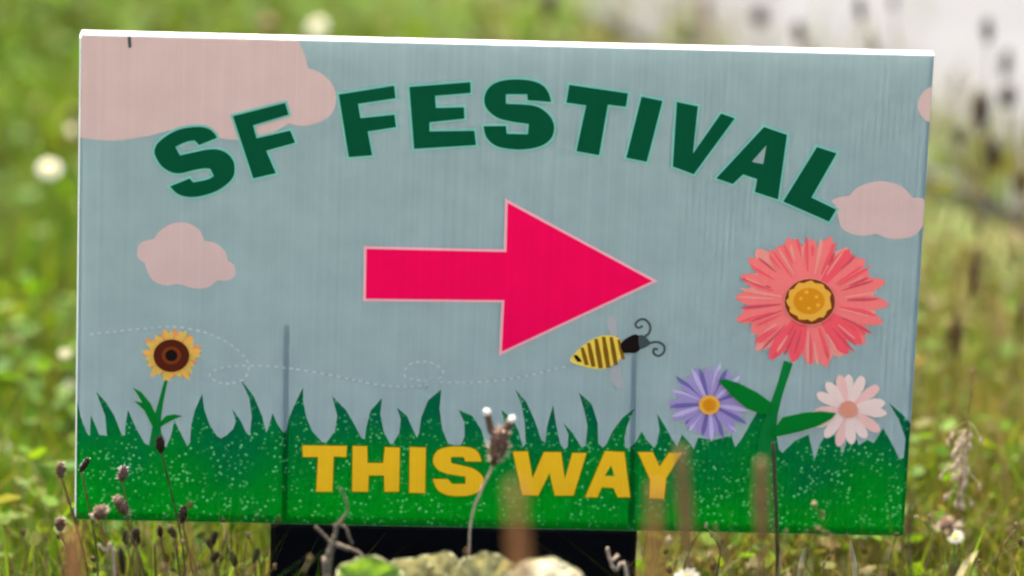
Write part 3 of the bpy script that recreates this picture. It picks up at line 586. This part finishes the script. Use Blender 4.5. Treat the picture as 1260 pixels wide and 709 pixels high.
# tangle of thin dry stems at the foot of the sign
parts = []
def tangle(n, xa, xb, r0, r1):
    for _ in range(n):
        Y = random.uniform(3.22, 3.47); p = random.uniform(xa, xb); tip = at(p, random.uniform(r0, r1), Y); b = Vector((tip.x + random.gauss(0, .03), Y + random.uniform(-.02, .02), -.012)); b.y = min(b.y, 3.48)
        c = crom([b, b.lerp(tip, .4) + Vector((random.gauss(0, .006), 0, 0)), b.lerp(tip, .75) + Vector((random.gauss(0, .005), 0, .004)), tip], 4); r = random.uniform(.0004, .0009)
        parts.append(tube(c, [r * (1.3 - .7 * i / 12) for i in range(13)], 5, .15))
        for q in range(random.randint(0, 3)):
            k = c[random.randint(7, 12)]; e2 = k + Vector((random.gauss(0, .008), random.gauss(0, .004), random.uniform(.002, .012))); parts.append(tube([k, k.lerp(e2, .5) + Vector((0, 0, .001)), e2], r * .6, 4)); parts.append(seed_head(e2 - Vector((0, 0, .001)), e2 + Vector((random.gauss(0, .001), 0, random.uniform(.002, .005))), random.uniform(.0008, .0022), rings=5))
tangle(46, 20, 330, 625, 705); tangle(10, 340, 780, 690, 712); tangle(34, 790, 1250, 640, 708)
g = link('dry_stem', mesh('dry_stem', *merge(*parts)), 'drystem'); tag(g, 'tangle of thin dry brown stems along the foot of the sign', 'dry stems', kind='stuff')
def stalk(tx, ty, y, r, label, m, bx=0.0, name='dock_stalk', spike=0.0, sr=None, sway=.004, cat='plant'):
    top = at(tx, ty, y); base = Vector((top.x + bx, y, -0.012)); o = empty(name, base); tag(o, label, cat)
    L = lambda vf: ([Vector(p) - base for p in vf[0]], vf[1])
    c = stem_curve(base, top, sway); sr = sr or r * .5
    link('stem', mesh('stem', *L(tube(c, [sr] * len(c), 7))), m, o, True)
    if spike:
        up = (c[-1] - c[-3]).normalized(); P1 = top; P0 = top - up * spike; V, F = seed_head(P0, P1, r, rings=19)
        h = link('flower_spike', mesh('flower_spike', *L((V, F))), m, o, True)
        link('bract', mesh('bract', *L(spikes(P0, P1, r, 90, r * .9, r * .14))), m, h)
    return o
stalk(634, 596, 2.72, .0045, 'rusty brown dock spike rising before the black plate', 'rust', .01, spike=.11)
stalk(806, 598, 2.85, .0038, 'reddish brown spike before the printed letter Y', 'rust', -.01, spike=.09)
stalk(838, 552, 3.02, .0040, 'greyish brown spike beside the printed letter Y', 'stalk', .012, spike=.075)
stalk(936, 566, 3.05, .0042, 'greyish brown spike below the coral flower\'s stem', 'stalk', .0, spike=.062)
stalk(88, 655, 2.95, .0050, 'rusty spike rising from the grass below the sign\'s left corner', 'rust', .0, spike=.06)
stalk(951, 545, 3.40, .0014, 'thin dark bare stalk upright before the printed lawn', 'dark_stalk', .002, name='bare_stalk', sr=.0014)
stalk(190, 668, 3.39, .0011, 'thin brown bare stalk left of the black plate', 'stalk', -.01, name='bare_stalk', sr=.0011)

# dried weed with two white buds before THIS WAY
def rel(base): return lambda vf: ([Vector(p) - base for p in vf[0]], vf[1])
Y = 3.36
base = at(572, 760, Y); base.z = -0.012
o = empty('dried_weed', base); tag(o, 'dried weed with two white buds between the words THIS and WAY', 'plant'); L = rel(base)
link('stem', mesh('stem', *L(tube(crom([base, at(577, 690, Y), at(580, 640, Y), at(590, 608, Y), at(604, 578, Y), at(613, 552, Y)], 6), [.0009] * 26 + [.0012] * 5, 7))), 'tan', o, True)
link('calyx', mesh('calyx', *L(merge(tube([at(607, 572, Y), at(611, 558, Y), at(614, 545, Y), at(617, 535, Y), at(618, 528, Y)], [.0022, .0050, .0068, .0060, .003], 9, .2), spikes(at(608, 568, Y), at(617, 530, Y), .006, 60, .004, .0006)))), 'head_brown', o, True)
link('husk', mesh('husk', *L(merge(spikes(at(608, 572, Y), at(618, 528, Y), .0065, 70, .006, .0009)))), 'tan', o)
for (x0, y0, x1, y1) in ((612, 545, 600, 510), (618, 542, 628, 519)):
    P0, P1 = at(x0, y0, Y), at(x1, y1, Y)
    s = link('bud_stem', mesh('bud_stem', *L(tube(crom([P0, P0.lerp(P1, .5) + Vector((-.001, 0, 0)), P1], 4), .0026, 7, .2))), 'head_brown', o, True)
    u = (P1 - P0).normalized(); link('bud', mesh('bud', *L(merge(tube([P1 - u * .002, P1 + u * .001, P1 + u * .0035, P1 + u * .0048], [.0010, .0023, .0020, .0007], 9, .3), spikes(P1 - u * .001, P1 + u * .004, .0019, 60, .0022, .0003)))), 'fluff', s)
# forked grey twig before the plate's left end
Y = 3.33
base = at(398, 770, Y); base.z = -0.012
o = empty('dried_twig', base); tag(o, 'grey forked dry twig before the left end of the black plate', 'plant'); L = rel(base)
link('stem', mesh('stem', *L(tube(crom([base, at(402, 709, Y), at(404, 690, Y), at(409, 668, Y)], 6), [.0034] * 10 + [.0028] * 6 + [.0023] * 3, 8, .22))), 'twig', o, True)
for P, r in (([(409, 670), (400, 660), (388, 648)], .0015), ([(409, 668), (413, 656), (412, 645)], .0018), ([(408, 668), (425, 674), (437, 678), (446, 684)], .0019), ([(412, 648), (422, 638), (428, 625), (424, 612), (418, 600)], .0011), ([(427, 652), (430, 662), (434, 669)], .0010), ([(413, 650), (420, 646), (428, 652)], .0010)):
    link('branch', mesh('branch', *L(tube(crom([at(a, b, Y) for a, b in P], 5), [r * (1 - .5 * i / (5 * len(P))) for i in range(5 * (len(P) - 1) + 1)], 6, .28))), 'twig', o, True)
# small pale twig before the plate's right end
Y = 3.34
base = at(790, 770, Y); base.z = -0.012
o = empty('dried_twig', base); tag(o, 'thin pale forked twig before the right end of the black plate', 'plant'); L = rel(base)
link('stem', mesh('stem', *L(tube(crom([base, at(772, 712, Y), at(757, 702, Y), at(751, 690, Y), at(747, 674, Y)], 6), [.0013] * 16 + [.0010] * 9, 6))), 'tan', o, True)
link('branch', mesh('branch', *L(tube([at(751, 692, Y), at(756, 688, Y), at(761, 683, Y)], .0012, 6))), 'tan', o, True)
# pale broken twig in the left grass
Y = 3.34
base = at(146, 745, Y); base.z = -0.012
o = empty('dried_twig', base); tag(o, 'short pale broken twig in the grass below the sign\'s left corner', 'plant'); L = rel(base)
link('stem', mesh('stem', *L(tube(crom([base, at(140, 690, Y), at(131, 680, Y), at(121, 670, Y)], 5), [.0012] * 11 + [.0009] * 5, 6, .25))), 'tan', o, True)
link('branch', mesh('branch', *L(tube([at(140, 690, Y), at(138, 682, Y), at(141, 676, Y)], .0008, 6))), 'tan', o, True)

# broad scalloped leaves under the sign
def wavy_leaf(c, rx, ry, m, parent, base, tilt, ph):
    nr, na = 5, 36; V = [Vector((0, 0, 0))]; F = []
    for i in range(1, nr + 1):
        for k in range(na):
            a = 2 * math.pi * k / na; s = i / nr; sc_ = 1 + (0.06 * math.sin(a * 7 + ph) + 0.10 * noise.noise(Vector((math.cos(a) * 2.2, math.sin(a) * 2.2, ph)))) * s
            V.append(Vector((rx * s * math.cos(a) * sc_, -0.006 * s * s * 1.2 + 0.003 * math.sin(a * 7 + ph) * s * s + 0.007 * s * noise.noise(Vector((math.cos(a) * s * 3, math.sin(a) * s * 3, ph + 5))), ry * s * math.sin(a) * sc_)))
    for k in range(na): F.append((0, 1 + k, 1 + (k + 1) % na))
    for i in range(nr - 1):
        for k in range(na):
            q = (k + 1) % na; F.append((1 + i * na + k, 1 + (i + 1) * na + k, 1 + (i + 1) * na + q, 1 + i * na + q))
    Rm = Matrix.Rotation(tilt, 3, 'X'); off = c - base
    P = [Rm @ p + off for p in V]
    lf = link('leaf', mesh('leaf', P, F), m, parent, True)
    outer = [P[1 + (nr - 1) * na + k] for k in range(na)]
    link('leaf_edge', mesh('leaf_edge', *tube(outer + [outer[0]], [random.uniform(.0003, .0010) for _ in range(na + 1)], 5)), 'rim', lf, True)
Y = 3.28
base = at(560, 740, Y); base.z = -0.012
o = empty('leafy_weed', base); tag(o, 'low weed with broad scalloped green and tan leaves before the plate', 'plant')
link('crown', mesh('crown', *rel(base)(tube([base, base + Vector((0, 0, .02)), base + Vector((0, 0, .035))], [.008, .006, .002], 8))), 'green_stalk', o)
for cx, cy, rx, ry, m, dy in ((455, 719, .024, .018, 'leafg', 0), (507, 714, .022, .0145, 'leafo', .008), (541, 715, .022, .018, 'leafo', .016), (598, 716, .022, .019, 'leafo', .004), (668, 716, .026, .016, 'leaft', -.004)):
    c = at(cx, cy, Y + dy); wavy_leaf(c, rx, ry, m, o, base, -0.45, random.uniform(0, 6)); q = link('leaf_stalk', mesh('leaf_stalk', *rel(base)(tube(crom([base + Vector((0, 0, .015)), base.lerp(c, .6) + Vector((0, -.004, -.004)), c], 5), .0016, 6))), 'green_stalk', o, True)

# white flowers
def daisy(px, py, y, r, label, np_=16, face=0.7, group='white meadow flowers'):
    c = at(px, py, y); base = Vector((c.x + random.uniform(-.03, .03), y + random.uniform(-.03, .03), -0.012)); o = empty('white_flower', base); tag(o, label, 'flower', group)
    L = rel(base); link('stem', mesh('stem', *L(tube(stem_curve(base, c, .008), .0012, 6))), 'green_stalk', o, True)
    up = Vector((random.uniform(-.3, .3), -face, 1)).normalized(); a = up.orthogonal().normalized(); b = up.cross(a)
    d = link('flower_disc', mesh('flower_disc', *L(seed_head(c - up * .002, c + up * r * .22, r * .34, rings=6))), 'disc', o, True)
    for i in range(np_):
        an = 2 * math.pi * i / np_; u = a * math.cos(an) + b * math.sin(an); s = up.cross(u); P = []
        for t_, w_ in ((.25, .05), (.55, .15), (.85, .16), (1.0, .08)): P += [c + u * r * t_ + s * r * w_ + up * r * (.12 * t_ - .2 * t_ * t_), c + u * r * t_ - s * r * w_ + up * r * (.12 * t_ - .2 * t_ * t_)]
        link('petal', mesh('petal', *L((P, [(0, 1, 3, 2), (2, 3, 5, 4), (4, 5, 7, 6)]))), 'petalw', o, True)
daisy(390, 32, 4.55, .0095, 'white daisy peeping over the sign\'s top edge above the letter F')
daisy(61, 207, 4.25, .0105, 'white daisy left of the sign level with the letters SF')
daisy(3, 556, 3.9, .011, 'white daisy left of the sign level with the printed lawn')
daisy(4, 574, 3.95, .006, 'tiny white flower just under a white daisy left of the sign', 10)
daisy(86, 473, 3.95, .005, 'tiny white flower close to the sign\'s left edge', 10)
daisy(80, 435, 3.95, .005, 'tiny white flower above another close to the left edge', 10)
daisy(844, 713, 3.3, .010, 'small white flower below the sign right of the black plate', 12)
daisy(1176, 660, 3.32, .006, 'small cream flower beside the pinkish dried head', 10)
daisy(90, 160, 4.4, .006, 'pale greenish white flower beside the sign\'s upper left edge', 12)
# dry grass panicle right of the sign
Y = 3.62
base = at(1180, 720, Y); base.z = -.012; o = empty('grass_panicle', base); tag(o, 'straw coloured grass panicle with drooping seeds right of the sign', 'plant'); L = rel(base)
c = crom([base, at(1181, 640, Y), at(1184, 570, Y), at(1193, 500, Y), at(1196, 455, Y)], 7); link('stem', mesh('stem', *L(tube(c, [.0010] * 15 + [.0007] * 14, 6))), 'stalk', o, True)
V = []
for i in range(46):
    p = at(1183 + random.gauss(-4, 9), random.uniform(530, 622), Y + random.uniform(-.01, .01)); V.append(seed_head(p, p + Vector((random.uniform(-.001, .001), 0, -.0055)), .0013, rings=5))
    q = c[min(range(len(c)), key=lambda k: (c[k] - (p + Vector((0, 0, .008)))).length)]; V.append(tube([q, q.lerp(p, .5) + Vector((0, 0, .002)), p], .0003, 4))
tag(link('seed', mesh('seed', *L(merge(*V))), 'tan', o), kind='stuff')
# wide pale straw blades
def straw(x0, y0, x1, y1, Y, wd, label):
    a, b = at(x0, y0, Y), at(x1, y1, Y); d = (b - a).normalized(); n_ = Vector((d.z, 0.2, -d.x)).normalized() * wd; base = Vector((a.x - d.x / max(.45, d.z) * (a.z + .012) * .6, Y, -.012))
    o = empty('straw_blade', base); tag(o, label, 'grass blade', 'loose pale straw blades'); L = rel(base); P = crom([base, base.lerp(a, .6), a, a.lerp(b, .5) + Vector((0, .002, 0)), b], 5); k = len(P)
    V = []
    for i, p in enumerate(P):
        s = i / (k - 1); q = n_ * (0.45 + 0.55 * min(1, s * 2)) * (1 if s < .75 else max(.06, (1 - s) / .25) ** .8); V += [p - q, p + Vector((0, -.0012, 0)), p + q]
    F = [(3 * i + j, 3 * i + j + 1, 3 * i + j + 4, 3 * i + j + 3) for i in range(k - 1) for j in (0, 1)]
    link('blade', mesh('blade', *L((V, F))), 'straw', o, True)
straw(28, 450, 4, 396, 4.15, .0062, 'broad white dry blade left of the sign beside the printed sunflower')
straw(1182, 706, 1204, 676, 3.34, .0026, 'pale slanting straw blade right of the pinkish dried head')
straw(985, 700, 992, 672, 3.46, .0022, 'short straw blade under the printed lawn right of the bare stalk')
straw(1052, 704, 1046, 664, 3.47, .0020, 'pale narrow straw blade under the printed pale daisy')
